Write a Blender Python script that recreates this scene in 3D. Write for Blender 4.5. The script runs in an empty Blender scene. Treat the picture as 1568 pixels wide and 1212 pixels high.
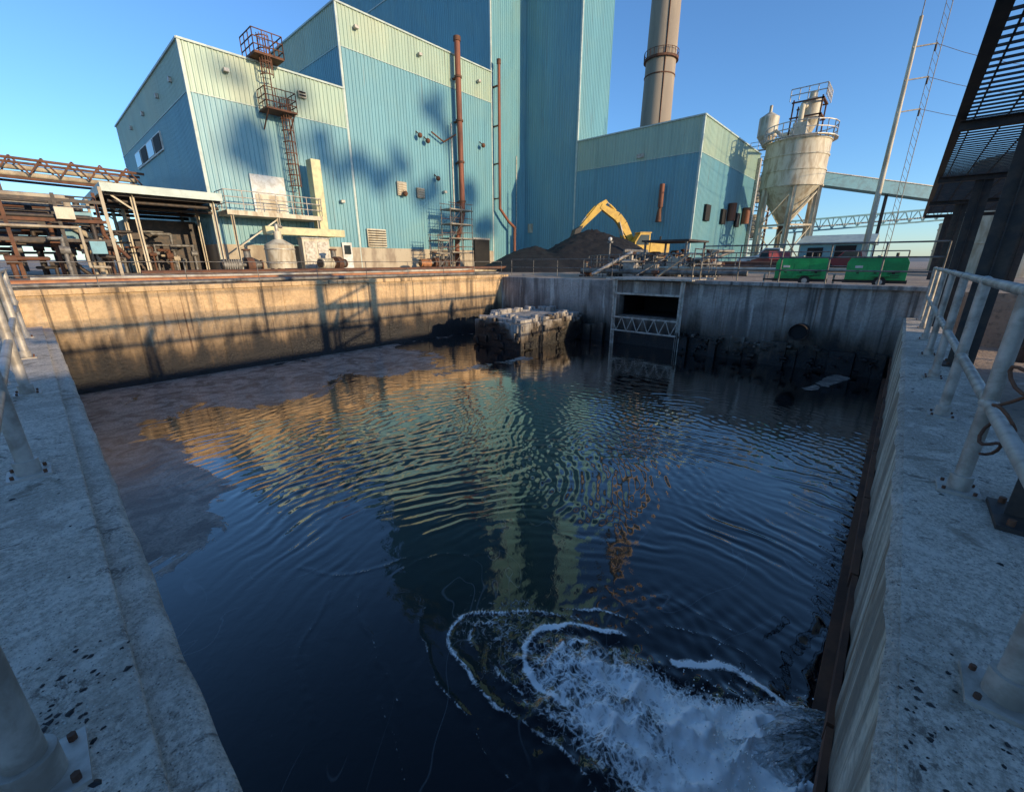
import bpy, math, random
import numpy as np
from mathutils import Vector, Matrix
random.seed(3); np.random.seed(3)
S=1.35; ZO=.52      # layout unit (1.35 m) and ground offset: ground surface is world z=0
sc=bpy.context.scene
# ------------------------------------------------------------------ builder
class B:
    def __init__(s,name,mats,parent=None):
        s.name=name; s.mats=mats; s.parent=parent; s.v=[]; s.f=[]; s.m=[]; s.sm=[]; s.T=Matrix.Identity(4)
    def place(s,x,y,z,yaw=0,k=1):
        s.T=Matrix.Translation((x,y,z))@Matrix.Rotation(math.radians(yaw),4,'Z')@Matrix.Scale(k,4); return s
    def add(s,vs,fs,m=0,sm=False):
        o=len(s.v); s.v+=[s.T@Vector(p) for p in vs]
        for f in fs: s.f.append([i+o for i in f]); s.m.append(m); s.sm.append(sm)
        return s
    def box(s,x0,x1,y0,y1,z0,z1,m=0):
        return s.add([(x0,y0,z0),(x1,y0,z0),(x1,y1,z0),(x0,y1,z0),(x0,y0,z1),(x1,y0,z1),(x1,y1,z1),(x0,y1,z1)],
          [(3,2,1,0),(4,5,6,7),(0,1,5,4),(1,2,6,5),(2,3,7,6),(3,0,4,7)],m)
    def beam(s,p,q,w,h,m=0):
        p=Vector(p);q=Vector(q);d=(q-p).normalized()
        up=Vector((0,0,1)) if abs(d.z)<.95 else Vector((0,1,0))
        a=d.cross(up).normalized()*w/2; b=a.cross(d).normalized()*h/2
        return s.add([p-a-b,p+a-b,p+a+b,p-a+b,q-a-b,q+a-b,q+a+b,q-a+b],[(0,1,2,3),(7,6,5,4),(0,4,5,1),(1,5,6,2),(2,6,7,3),(3,7,4,0)],m)
    def ibeam(s,p,q,w,m=0):
        p=Vector(p);q=Vector(q);d=(q-p).normalized()
        up=Vector((0,0,1)) if abs(d.z)<.95 else Vector((1,0,0))
        a=d.cross(up).normalized(); b=a.cross(d).normalized(); t=w*.1
        s.beam(p,q,t*1.01,w*.8,m) if abs(d.z)<.95 else s.beam(p,q,w*.8,t,m)
        off=b if abs(d.z)<.95 else a
        for k in(-1,1):
            o=off*k*w*.45
            (s.beam(p+o,q+o,w,t,m) if abs(d.z)<.95 else s.beam(p+o,q+o,t,w,m))
        return s
    def tube(s,p,q,r,m=0,seg=10,r2=None,cap=True):
        p=Vector(p);q=Vector(q);d=(q-p).normalized(); r2=r if r2 is None else r2
        up=Vector((0,0,1)) if abs(d.z)<.95 else Vector((1,0,0))
        a=d.cross(up).normalized(); b=a.cross(d)
        vs=[];
        for c,rr in((p,r),(q,r2)):
            for i in range(seg):
                t=2*math.pi*i/seg; vs.append(c+(a*math.cos(t)+b*math.sin(t))*rr)
        s.add(vs,[(i,(i+1)%seg,seg+(i+1)%seg,seg+i) for i in range(seg)],m,True)
        if cap: s.add(vs,[tuple(range(seg))[::-1],tuple(range(seg,2*seg))],m)
        return s
    def path(s,pts,r,m=0,seg=8):
        for a,b in zip(pts[:-1],pts[1:]): s.tube(a,b,r,m,seg)
        for a in pts[1:-1]: s.ball(a,r*1.02,m,seg)
        return s
    def ball(s,c,r,m=0,seg=10,sz=1,jit=0):
        c=Vector(c); n=max(4,seg//2); vs=[];fs=[]
        for j in range(n+1):
            ph=math.pi*j/n
            for i in range(seg):
                t=2*math.pi*i/seg; k=1+random.uniform(-jit,jit)
                vs.append(c+Vector((math.sin(ph)*math.cos(t),math.sin(ph)*math.sin(t),math.cos(ph)*sz))*r*k)
        for j in range(n):
            for i in range(seg): fs.append((j*seg+i,(j+1)*seg+i,(j+1)*seg+(i+1)%seg,j*seg+(i+1)%seg))
        return s.add(vs,fs,m,True)
    def prism(s,prof,y0,y1,m=0):   # profile in local x,z extruded along y
        n=len(prof); vs=[(x,y0,z) for x,z in prof]+[(x,y1,z) for x,z in prof]
        return s.add(vs,[(i,(i+1)%n,n+(i+1)%n,n+i) for i in range(n)]+[tuple(range(n))[::-1],tuple(range(n,2*n))],m)
    def corr(s,p0,p1,n,z0,z1,m=0,pitch=.22,dep=.035):
        p0=Vector(p0);p1=Vector(p1);n=Vector(n);L=(p1-p0).length;k=max(1,round(L/pitch)); vs=[]
        for i in range(k):
            for f,dd in((0,0),(.5,0),(.6,dep),(.9,dep)):
                c=p0+(p1-p0)*((i+f)/k)+n*dd; vs+=[(c.x,c.y,z0),(c.x,c.y,z1)]
        c=p1; vs+=[(c.x,c.y,z0),(c.x,c.y,z1)]
        return s.add(vs,[(2*i,2*i+2,2*i+3,2*i+1) for i in range(len(vs)//2-1)],m)
    def rail(s,pts,h,r=.02,m=0,levels=(1,.52),sp=1.3,pr=None,plate=0,plm=None):
        pr=pr or r
        for a,b in zip(pts[:-1],pts[1:]):
            a=Vector(a);b=Vector(b);n=max(1,round((b-a).length/sp))
            for l in levels: s.tube(a+Vector((0,0,h*l)),b+Vector((0,0,h*l)),r,m,8)
            for i in range(n+1):
                c=a+(b-a)*i/n; s.tube(c,c+Vector((0,0,h)),pr,m,8)
                if plate: s.box(c.x-plate,c.x+plate,c.y-plate,c.y+plate,c.z,c.z+.015,plm if plm is not None else m)
        return s
    def done(s,bevel=0):
        P=[Vector((p.x*S,p.y*S,(p.z+ZO)*S)) for p in s.v]
        xs=[p.x for p in P];ys=[p.y for p in P];zs=[p.z for p in P]
        o=Vector(((min(xs)+max(xs))/2,(min(ys)+max(ys))/2,min(zs)))
        me=bpy.data.meshes.new(s.name+'_mesh'); me.from_pydata([p-o for p in P],[],s.f)
        for mt in s.mats: me.materials.append(mt)
        me.polygons.foreach_set('material_index',s.m); me.polygons.foreach_set('use_smooth',s.sm); me.update()
        ob=bpy.data.objects.new(s.name,me); ob.location=o; sc.collection.objects.link(ob)
        if s.parent: ob.parent=s.parent
        if bevel:
            md=ob.modifiers.new('bevel','BEVEL'); md.width=bevel; md.segments=2; md.limit_method='ANGLE'
        return ob
def empty(name):
    e=bpy.data.objects.new(name,None); sc.collection.objects.link(e); return e
# ------------------------------------------------------------------ materials
class NT:
    def __init__(s,name):
        s.m=bpy.data.materials.new(name); s.m.use_nodes=True; s.t=s.m.node_tree; s.p=s.t.nodes['Principled BSDF']
        s.pos=s.t.nodes.new('ShaderNodeNewGeometry').outputs['Position']
    def n(s,ty,**k):
        nd=s.t.nodes.new('ShaderNode'+ty)
        for a,b in k.items(): setattr(nd,a,b)
        return nd
    def l(s,a,b): s.t.links.new(a,b)
    def mp(s,sx,sy,sz):
        nd=s.n('Mapping'); nd.inputs['Scale'].default_value=(sx,sy,sz); s.l(s.pos,nd.inputs[0]); return nd.outputs[0]
    def noise(s,sc_,det=6,dist=0,vec=None,rough=.6):
        nd=s.n('TexNoise'); nd.inputs['Scale'].default_value=sc_; nd.inputs['Detail'].default_value=min(det,6)
        nd.inputs['Distortion'].default_value=dist; nd.inputs['Roughness'].default_value=rough
        s.l(vec or s.pos,nd.inputs['Vector']); return nd.outputs[0]
    def vor(s,sc_,feat='F1',vec=None):
        nd=s.n('TexVoronoi',feature=feat); nd.inputs['Scale'].default_value=sc_; s.l(vec or s.pos,nd.inputs['Vector']); return nd.outputs['Distance']
    def rng(s,v,a,b,c=0,d=1):
        nd=s.n('MapRange'); nd.interpolation_type='SMOOTHSTEP'; s.l(v,nd.inputs[0])
        for i,x in enumerate((a,b,c,d)): nd.inputs[i+1].default_value=x
        return nd.outputs[0]
    def ma(s,op,a,b=0,c=None):
        nd=s.n('Math',operation=op)
        for i,x in enumerate((a,b,c)):
            if x is None: continue
            if isinstance(x,(int,float)): nd.inputs[i].default_value=x
            else: s.l(x,nd.inputs[i])
        return nd.outputs[0]
    def mix(s,f,a,b):
        nd=s.n('Mix',data_type='RGBA')
        for i,x in ((0,f),(6,a),(7,b)):
            if isinstance(x,(int,float)): nd.inputs[i].default_value=x
            elif isinstance(x,tuple): nd.inputs[i].default_value=(*x,1)
            else: s.l(x,nd.inputs[i])
        return nd.outputs[2]
    def bump(s,h,st=.3,d=.02):
        nd=s.n('Bump'); nd.inputs['Strength'].default_value=st; nd.inputs['Distance'].default_value=d
        s.l(h,nd.inputs['Height']); s.l(nd.outputs[0],s.p.inputs['Normal']); return nd.outputs[0]
    def out(s,col,rough=.7,metal=0):
        s.l(col,s.p.inputs['Base Color']) if not isinstance(col,tuple) else setattr(s.p.inputs['Base Color'],'default_value',(*col,1))
        if isinstance(rough,(int,float)): s.p.inputs['Roughness'].default_value=rough
        else: s.l(rough,s.p.inputs['Roughness'])
        s.p.inputs['Metallic'].default_value=metal
        return s.m
def simple(name,c1,c2,sc_=3,rough=.6,metal=0,b=.2,lo=.4,hi=.65,stretch=None,fine=30):
    t=NT(name); v=t.mp(*stretch) if stretch else None
    f=t.rng(t.noise(sc_,5,.3,v),lo,hi); c=t.mix(f,c1,c2)
    n2=t.noise(fine,3); c=t.mix(t.ma('MULTIPLY',t.rng(n2,.35,.7),.25),c,tuple(x*.55 for x in c1))
    if b: t.bump(n2,b,.01)
    return t.out(c,rough,metal)
def clad(name,c,dirt=.5):
    t=NT(name); st=t.noise(1.0,5,.2,t.mp(3,3,.12)); big=t.noise(.16,4,.5)
    col=t.mix(t.rng(st,.42,.75,0,dirt),c,tuple(x*.62 for x in c))
    col=t.mix(t.rng(big,.42,.72,0,.5),col,(c[0]*1.45,c[1]*1.08,c[2]*.88))
    rs=t.noise(1.0,5,.1,t.mp(5,5,.25)); col=t.mix(t.rng(rs,.60,.8,0,.6),col,(.18,.11,.06))
    br=t.n('TexVoronoi'); br.inputs['Scale'].default_value=1; t.l(t.mp(.9,.9,.22),br.inputs['Vector'])
    col=t.mix(t.ma('MULTIPLY',t.ma('FRACT',t.ma('MULTIPLY',br.outputs['Color'],7.3)),.18),col,tuple(x*.6 for x in c))
    return t.out(col,.42)
M={}
M['low']=clad('blue_cladding',(.15,.345,.40)); M['top']=clad('seafoam_cladding',(.35,.47,.37))
M['trim']=simple('pale_trim',(.50,.58,.52),(.38,.45,.42),2,.5)
M['wains']=simple('tan_concrete',(.48,.41,.30),(.28,.22,.16),1.2,.85,stretch=(1,1,.4))
M['rust']=simple('rusty_steel',(.17,.075,.04),(.09,.045,.03),2.5,.8,.2)
M['rustp']=simple('rust_red_pipe',(.28,.10,.055),(.14,.055,.035),1.5,.7,.1,stretch=(2,2,.3))
M['galv']=simple('galvanised_steel',(.52,.48,.42),(.29,.255,.21),6,.5,.3,b=.1)
M['oldg']=simple('aged_grey_steel',(.22,.21,.19),(.11,.095,.08),5,.6,.3,b=.1)
M['steel']=simple('dark_steel',(.045,.04,.038),(.09,.065,.05),5,.6,.3)
M['cream']=simple('cream_paint',(.60,.54,.41),(.36,.28,.18),1.6,.55,stretch=(1.5,1.5,.4))
M['yellow']=simple('yellow_paint',(.66,.40,.04),(.50,.28,.03),3,.45)
M['duct']=simple('pale_yellow_paint',(.62,.58,.32),(.48,.43,.25),2,.5)
M['green']=simple('green_enamel',(.015,.38,.10),(.01,.26,.07),3,.4)
M['black']=simple('black_rubber',(.015,.015,.015),(.03,.028,.025),8,.7)
M['dark']=simple('dark_interior',(.008,.008,.009),(.015,.014,.013),3,.8)
M['glass']=simple('dark_glass',(.02,.03,.035),(.03,.04,.045),2,.12,b=0)
M['red']=simple('red_paint',(.28,.02,.02),(.2,.02,.02),3,.35)
M['white']=simple('white_paint',(.7,.7,.66),(.5,.48,.42),3,.5)
M['orange']=simple('orange_paint',(.5,.2,.07),(.3,.12,.05),3,.5)
M['bluep']=simple('blue_conveyor_paint',(.13,.34,.42),(.10,.24,.30),2,.5)
M['stack']=simple('stack_concrete',(.40,.33,.25),(.29,.24,.19),.5,.85,stretch=(1,1,.2))
M['coal']=simple('coal',(.008,.008,.009),(.018,.016,.014),4,.75,b=1)
M['caster']=simple('caster_white',(.7,.7,.7),(.65,.65,.65),1,1,b=0)  # plain white for the unseen blobs added as shadow casters
M['rock']=simple('distant_ridge_cover',(.20,.21,.20),(.28,.28,.27),.02,.9,b=0)
def ground_mat():
    t=NT('yard_gravel'); c=t.mix(t.rng(t.noise(.35,6,.4),.35,.65),(.46,.34,.24),(.27,.21,.16))
    c=t.mix(t.rng(t.noise(9,5),.5,.75),c,(.15,.125,.10)); c=t.mix(t.rng(t.noise(.9,5,1),.6,.7,0,.7),c,(.50,.40,.33))
    t.bump(t.noise(12,5),.8,.05); return t.out(c,.9)
M['ground']=ground_mat()
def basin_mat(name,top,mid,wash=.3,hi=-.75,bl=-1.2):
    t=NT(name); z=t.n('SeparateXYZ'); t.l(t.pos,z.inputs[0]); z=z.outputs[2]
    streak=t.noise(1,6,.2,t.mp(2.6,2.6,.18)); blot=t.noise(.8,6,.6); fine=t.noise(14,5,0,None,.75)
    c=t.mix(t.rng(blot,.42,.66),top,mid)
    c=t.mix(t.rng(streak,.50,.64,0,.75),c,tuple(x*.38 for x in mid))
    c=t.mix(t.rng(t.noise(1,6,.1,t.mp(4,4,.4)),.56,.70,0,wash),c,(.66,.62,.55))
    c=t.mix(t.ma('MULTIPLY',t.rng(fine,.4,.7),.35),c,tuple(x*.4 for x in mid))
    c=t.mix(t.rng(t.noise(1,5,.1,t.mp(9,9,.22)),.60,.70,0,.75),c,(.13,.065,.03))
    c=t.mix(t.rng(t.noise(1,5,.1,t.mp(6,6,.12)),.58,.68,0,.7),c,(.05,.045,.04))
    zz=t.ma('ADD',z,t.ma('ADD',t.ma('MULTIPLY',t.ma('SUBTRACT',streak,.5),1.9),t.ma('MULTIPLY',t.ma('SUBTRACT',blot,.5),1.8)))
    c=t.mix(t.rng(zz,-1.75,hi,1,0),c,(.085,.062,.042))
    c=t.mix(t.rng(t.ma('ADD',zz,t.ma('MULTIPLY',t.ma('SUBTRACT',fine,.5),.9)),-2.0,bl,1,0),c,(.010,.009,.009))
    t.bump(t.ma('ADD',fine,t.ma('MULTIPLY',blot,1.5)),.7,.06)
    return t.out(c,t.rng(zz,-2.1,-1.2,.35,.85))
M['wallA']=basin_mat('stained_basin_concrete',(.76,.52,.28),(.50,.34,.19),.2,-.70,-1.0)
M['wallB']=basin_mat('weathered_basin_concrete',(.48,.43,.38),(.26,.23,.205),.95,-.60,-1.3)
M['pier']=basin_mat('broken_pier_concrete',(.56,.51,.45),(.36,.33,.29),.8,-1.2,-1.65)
def walk_mat():
    t=NT('worn_walkway_concrete')
    f1=t.noise(42,5,0,None,.8); f2=t.noise(150,3); big=t.noise(1.1,6,.8); bg2=t.noise(5.5,6,.5,None,.75)
    c=t.mix(t.rng(f1,.38,.62),(.42,.365,.295),(.78,.69,.575))
    c=t.mix(t.rng(big,.44,.64,0,.6),c,(.35,.305,.25))
    c=t.mix(t.rng(bg2,.50,.62,0,.6),c,(.84,.76,.65))
    c=t.mix(t.rng(t.vor(36),.08,.26,.85,0),c,(.95,.88,.77))
    c=t.mix(t.rng(t.vor(60),.06,.26,.85,0),c,(.12,.105,.085))
    c=t.mix(t.rng(t.noise(7,6,.6,None,.8),.56,.66,0,.85),c,(.15,.125,.10))
    c=t.mix(t.rng(t.noise(2.1,6,1.5),.58,.68,0,.6),c,(.20,.16,.11))
    t.bump(t.ma('ADD',t.ma('ADD',f1,t.ma('MULTIPLY',f2,.5)),t.rng(t.vor(36),.06,.24,.7,0)),1,.02)
    return t.out(c,.9)
M['walk']=walk_mat()
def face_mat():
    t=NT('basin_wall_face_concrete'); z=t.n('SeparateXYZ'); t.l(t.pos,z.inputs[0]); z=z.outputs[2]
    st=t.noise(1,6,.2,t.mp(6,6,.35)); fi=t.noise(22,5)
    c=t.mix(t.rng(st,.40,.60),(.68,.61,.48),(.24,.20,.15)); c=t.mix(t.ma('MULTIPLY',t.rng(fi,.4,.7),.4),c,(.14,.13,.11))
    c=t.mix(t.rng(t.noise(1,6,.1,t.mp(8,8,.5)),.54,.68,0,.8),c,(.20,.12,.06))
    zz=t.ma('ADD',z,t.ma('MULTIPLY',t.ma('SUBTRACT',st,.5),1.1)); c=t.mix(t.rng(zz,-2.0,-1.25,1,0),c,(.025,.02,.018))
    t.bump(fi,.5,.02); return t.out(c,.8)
M['face']=face_mat()
def water_mat():
    t=NT('dark_basin_water')
    def at(n):
        a=t.n('Attribute',attribute_name=n); return a.outputs['Fac']
    foam=at('foam'); scum=at('scum')
    n1=t.noise(9,6,.7,None,.8)
    wv=t.n('TexVoronoi',feature='DISTANCE_TO_EDGE'); wv.inputs['Scale'].default_value=15
    ad=t.n('VectorMath',operation='ADD'); nz=t.n('TexNoise'); nz.inputs['Scale'].default_value=4; nz.inputs['Detail'].default_value=5
    t.l(t.pos,nz.inputs['Vector']); sv=t.n('VectorMath',operation='SCALE'); sv.inputs['Scale'].default_value=.5
    t.l(nz.outputs['Color'],sv.inputs[0]); t.l(t.pos,ad.inputs[0]); t.l(sv.outputs[0],ad.inputs[1]); t.l(ad.outputs[0],wv.inputs['Vector'])
    lace=t.rng(wv.outputs['Distance'],0,.22,.18,0)
    v=t.ma('ADD',t.ma('ADD',n1,lace),foam)
    fm=t.rng(v,1.02,1.42)
    sn=t.noise(1.1,6,1.4,None,.68); sf=t.noise(30,4,.3); sb=t.noise(2.5,5,1)
    sm=t.rng(t.ma('ADD',t.ma('MULTIPLY',sn,.9),scum),.975,1.015)
    sc2=t.mix(t.rng(sb,.35,.65),(.19,.155,.13),(.44,.38,.32)); sc2=t.mix(t.ma('MULTIPLY',t.rng(sf,.4,.7),.6),sc2,(.08,.07,.06))
    fl=t.ma('ABSOLUTE',t.ma('SUBTRACT',t.noise(.55,2,1.6),.5)); film=t.rng(fl,.0008,.006,.16,0)
    film=t.ma('MULTIPLY',film,t.rng(t.noise(.8,3),.42,.55))
    base=t.mix(film,(.003,.0035,.006),(.35,.37,.38))
    sp=t.rng(t.vor(9),.015,.035,.28,0); base=t.mix(sp,base,(.30,.30,.28))
    base=t.mix(t.ma('MULTIPLY',sm,.92),base,sc2); base=t.mix(fm,base,(.97,.94,.89))
    h=t.ma('ADD',t.ma('MULTIPLY',t.noise(9,4,.6),.35),t.ma('MULTIPLY',fm,1.4)); h=t.ma('ADD',h,t.ma('MULTIPLY',sm,.3))
    bn=t.bump(h,.12,.03)
    # oily dark liquid: dark body under a strong facing-dependent surface reflection
    lw=t.n('LayerWeight'); lw.inputs['Blend'].default_value=.5; t.l(bn,lw.inputs['Normal'])
    fr=t.ma('ADD',t.ma('MULTIPLY',t.ma('POWER',lw.outputs['Facing'],2.5),1.0),.02)
    cut=t.ma('SUBTRACT',t.ma('SUBTRACT',1,t.ma('MULTIPLY',sm,.76)),t.ma('MULTIPLY',fm,.9)); fr=t.ma('MULTIPLY',fr,t.ma('MAXIMUM',cut,.02))
    df=t.n('BsdfDiffuse'); t.l(base,df.inputs['Color']); t.l(bn,df.inputs['Normal'])
    gl=t.n('BsdfGlossy'); gl.inputs['Color'].default_value=(1,.96,.90,1); t.l(bn,gl.inputs['Normal']); t.l(t.ma('ADD',.02,t.ma('MULTIPLY',sm,.22)),gl.inputs['Roughness'])
    mx=t.n('MixShader'); t.l(fr,mx.inputs[0]); t.l(df.outputs[0],mx.inputs[1]); t.l(gl.outputs[0],mx.inputs[2])
    t.l(mx.outputs[0],t.t.nodes['Material Output'].inputs['Surface']); t.t.nodes.remove(t.p)
    return t.m
M['water']=water_mat()
# ------------------------------------------------------------------ ground + horizon
R=1500
g=B('ground',[M['ground']])
def flat(x0,x1,y0,y1,z): g.add([(x0,y0,z),(x1,y0,z),(x1,y1,z),(x0,y1,z)],[(0,1,2,3)])
flat(-R,R,10.5,R,-.52); flat(11.1,R,-R,10.5,-.52); flat(-R,-.5,-R,10.5,-1.45); flat(-.5,11.1,-R,-.66,-1.45)
g.add([(-R,10.5,-.52),(-.5,10.5,-.52),(-.5,10.5,-1.45),(-R,10.5,-1.45)],[(0,1,2,3)])
g.add([(11.1,-R,-.52),(11.1,-.66,-.52),(11.1,-.66,-1.45),(11.1,-R,-1.45)],[(0,1,2,3)])
g.add([(-.5,-.66,-2.9),(11.1,-.66,-2.9),(11.1,10.5,-2.9),(-.5,10.5,-2.9)],[(0,1,2,3)]); g.done()
h=B('distant_hills',[M['rock']]); vs=[];N=160
for i in range(N+1):
    a=math.radians(-60+i*210/N); r=900; hh=7+5*math.sin(i*.21)+4*math.sin(i*.53+1)+2*math.sin(i*1.3)
    vs+=[(r*math.cos(a),r*math.sin(a),-.6),(r*1.1*math.cos(a),r*1.1*math.sin(a),max(2,hh))]
h.add(vs,[(2*i,2*i+2,2*i+3,2*i+1) for i in range(N)],0,True); h.done()
# ------------------------------------------------------------------ basin walls
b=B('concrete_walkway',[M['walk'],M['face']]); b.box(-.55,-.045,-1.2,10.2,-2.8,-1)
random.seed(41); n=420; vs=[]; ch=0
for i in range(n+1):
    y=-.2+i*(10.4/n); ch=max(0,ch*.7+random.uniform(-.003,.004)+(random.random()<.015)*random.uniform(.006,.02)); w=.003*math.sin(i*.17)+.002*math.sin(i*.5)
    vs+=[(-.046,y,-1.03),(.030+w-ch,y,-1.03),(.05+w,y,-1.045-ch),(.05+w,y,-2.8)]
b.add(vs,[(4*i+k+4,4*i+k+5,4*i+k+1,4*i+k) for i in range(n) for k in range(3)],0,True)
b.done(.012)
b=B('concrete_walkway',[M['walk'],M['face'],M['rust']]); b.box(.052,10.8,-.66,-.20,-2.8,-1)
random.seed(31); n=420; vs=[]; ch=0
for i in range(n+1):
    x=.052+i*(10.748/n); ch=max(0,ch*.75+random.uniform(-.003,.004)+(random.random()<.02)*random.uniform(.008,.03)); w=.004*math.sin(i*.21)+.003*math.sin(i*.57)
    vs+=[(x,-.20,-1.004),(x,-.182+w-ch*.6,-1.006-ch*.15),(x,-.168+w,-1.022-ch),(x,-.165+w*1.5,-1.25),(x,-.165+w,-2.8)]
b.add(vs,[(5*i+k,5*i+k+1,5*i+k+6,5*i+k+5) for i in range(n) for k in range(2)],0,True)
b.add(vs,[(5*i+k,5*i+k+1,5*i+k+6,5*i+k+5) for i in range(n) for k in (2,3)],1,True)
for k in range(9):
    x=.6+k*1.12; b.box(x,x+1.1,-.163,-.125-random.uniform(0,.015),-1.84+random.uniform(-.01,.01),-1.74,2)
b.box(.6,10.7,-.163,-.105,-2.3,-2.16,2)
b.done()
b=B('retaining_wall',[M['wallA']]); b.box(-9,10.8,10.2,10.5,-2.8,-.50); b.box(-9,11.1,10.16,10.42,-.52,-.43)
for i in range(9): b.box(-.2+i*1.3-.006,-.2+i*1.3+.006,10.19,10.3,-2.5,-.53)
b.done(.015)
random.seed(21)
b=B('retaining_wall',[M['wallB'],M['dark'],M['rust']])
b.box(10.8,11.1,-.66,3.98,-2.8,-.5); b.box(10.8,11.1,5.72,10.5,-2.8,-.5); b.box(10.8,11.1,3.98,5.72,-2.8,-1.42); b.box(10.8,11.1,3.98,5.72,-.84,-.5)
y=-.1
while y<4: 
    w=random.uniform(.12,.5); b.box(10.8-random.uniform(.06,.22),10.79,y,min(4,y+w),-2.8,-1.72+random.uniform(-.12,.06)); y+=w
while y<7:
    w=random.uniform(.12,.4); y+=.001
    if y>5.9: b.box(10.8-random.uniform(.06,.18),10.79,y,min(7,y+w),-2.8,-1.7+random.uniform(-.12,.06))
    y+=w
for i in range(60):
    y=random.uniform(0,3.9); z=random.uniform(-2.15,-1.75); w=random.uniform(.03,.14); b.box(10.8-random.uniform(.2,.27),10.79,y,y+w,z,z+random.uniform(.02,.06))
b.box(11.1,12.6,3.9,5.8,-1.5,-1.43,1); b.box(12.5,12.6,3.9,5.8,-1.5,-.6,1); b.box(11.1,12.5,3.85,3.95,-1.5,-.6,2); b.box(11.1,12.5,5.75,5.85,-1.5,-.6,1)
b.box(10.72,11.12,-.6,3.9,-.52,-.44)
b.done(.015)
b=B('concrete_pier',[M['pier']])
b.box(8.0,10.8,6.9,8.6,-2.8,-1.52); b.box(8.1,10.8,7.0,8.5,-1.52,-1.44)
for i in range(44):
    x=8.05+random.random()*2.6; y=6.95+random.random()*1.6
    if 8.5<x<10.3 and 7.2<y<8.3: y=random.choice((7.02,8.45))
    s_=random.uniform(.04,.17); b.place(x,y,-1.44,random.uniform(0,90)).box(-s_,s_,-s_*.7,s_*.7,-.1,random.uniform(.02,.13))
b.T=Matrix.Identity(4)
for i in range(26):
    y=6.9+1.7*random.random(); z=-1.5-random.random()*.7; w=random.uniform(.08,.3); b.box(8-random.uniform(.02,.07),8.05,y-w/2,min(8.6,y+w/2),z,z+random.uniform(.06,.2))
for i in range(20):
    x=8.1+2.5*random.random(); z=-1.5-random.random()*.7; w=random.uniform(.1,.4); b.box(x-w/2,x+w/2,6.9-random.uniform(.02,.07),6.95,z,z+random.uniform(.05,.18))
b.done(.02)
b=B('drain_pipe',[M['steel'],M['dark']]); b.tube((10.5,1.4,-1.42),(10.9,1.4,-1.42),.17,0,20,cap=False); b.tube((10.56,1.4,-1.42),(10.86,1.4,-1.42),.145,1,20); b.tube((10.56,1.4,-1.42),(10.5,1.4,-1.42),.15,0,20,.17,cap=False); b.done()
b=B('culvert_gate_frame',[M['galv'],M['rust']])
for y in(3.94,5.76): b.ibeam((10.6,y,-2.3),(10.6,y,-.45),.06)
for z in(-1.44,-1.80): b.beam((10.52,3.94,z),(10.52,5.76,z),.035,.035)
b.beam((10.6,3.94,-.82),(10.6,5.76,-.82),.05,.05)
for i in range(6):
    y=3.94+i*.303; b.beam((10.52,y,-1.44),(10.52,y+.15,-1.80),.018,.018); b.beam((10.52,y+.15,-1.80),(10.52,y+.303,-1.44),.018,.018)
b.box(10.5,12.4,3.7,6.0,-.46,-.42,0); b.done()
# ------------------------------------------------------------------ water
def lat(seed): return np.random.RandomState(seed).rand(128,128)
def vn(x,y,seed):
    L=lat(seed); xi=np.floor(x).astype(int);yi=np.floor(y).astype(int);fx=x-xi;fy=y-yi
    fx=fx*fx*(3-2*fx);fy=fy*fy*(3-2*fy);g_=lambda a,c:L[a%128,c%128]
    return (g_(xi,yi)*(1-fx)+g_(xi+1,yi)*fx)*(1-fy)+(g_(xi,yi+1)*(1-fx)+g_(xi+1,yi+1)*fx)*fy
def fbm(x,y,seed,o=4): return sum(vn(x*2**i+7*i,y*2**i+3*i,seed+i)/2**i for i in range(o))/sum(1/2**i for i in range(o))
def ss(a,b_,x): t=np.clip((x-a)/(b_-a),0,1); return t*t*(3-2*t)
N=720
X,Y=np.meshgrid(np.linspace(.04,10.82,N),np.linspace(-.18,10.22,N),indexing='xy')
def pl(pts,w):
    d=np.full(X.shape,1e9)
    for (x0,y0),(x1,y1) in zip(pts[:-1],pts[1:]):
        L=(x1-x0)**2+(y1-y0)**2; t=np.clip(((X-x0)*(x1-x0)+(Y-y0)*(y1-y0))/L,0,1)
        d=np.minimum(d,np.hypot(X-x0-t*(x1-x0),Y-y0-t*(y1-y0)))
    return np.exp(-(d/w)**2)
def smooth(pts,k=3):
    for _ in range(k):
        o=[pts[0]]
        for a,c in zip(pts[:-1],pts[1:]): o+=[(a[0]*.75+c[0]*.25,a[1]*.75+c[1]*.25),(a[0]*.25+c[0]*.75,a[1]*.25+c[1]*.75)]
        pts=o+[pts[-1]]
    return pts
X0,Y0=X.copy(),Y.copy()
X=X+(fbm(X*1.8,Y*1.8,40)-.5)*.24; Y=Y+(fbm(X0*1.8,Y0*1.8,50)-.5)*.24
core=np.maximum(1.2*pl([(1.97,-.1),(1.78,.06),(1.66,.30)],.23),.92*pl([(1.70,.1),(1.70,.5),(1.62,.85)],.21)); core=np.maximum(core,.74*pl([(1.42,.0),(1.40,.5),(1.48,1.05)],.24)); core=np.maximum(core,1.1*pl([(1.62,-.1),(1.50,.14)],.24))
core*=.68+.64*fbm(X*3.5,Y*3.5,90)
halo=.45*pl([(1.6,.2),(1.5,1.0),(1.5,1.5)],.46)*(.6+.8*fbm(X*2,Y*2,95))
arcs=np.zeros_like(X)
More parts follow.
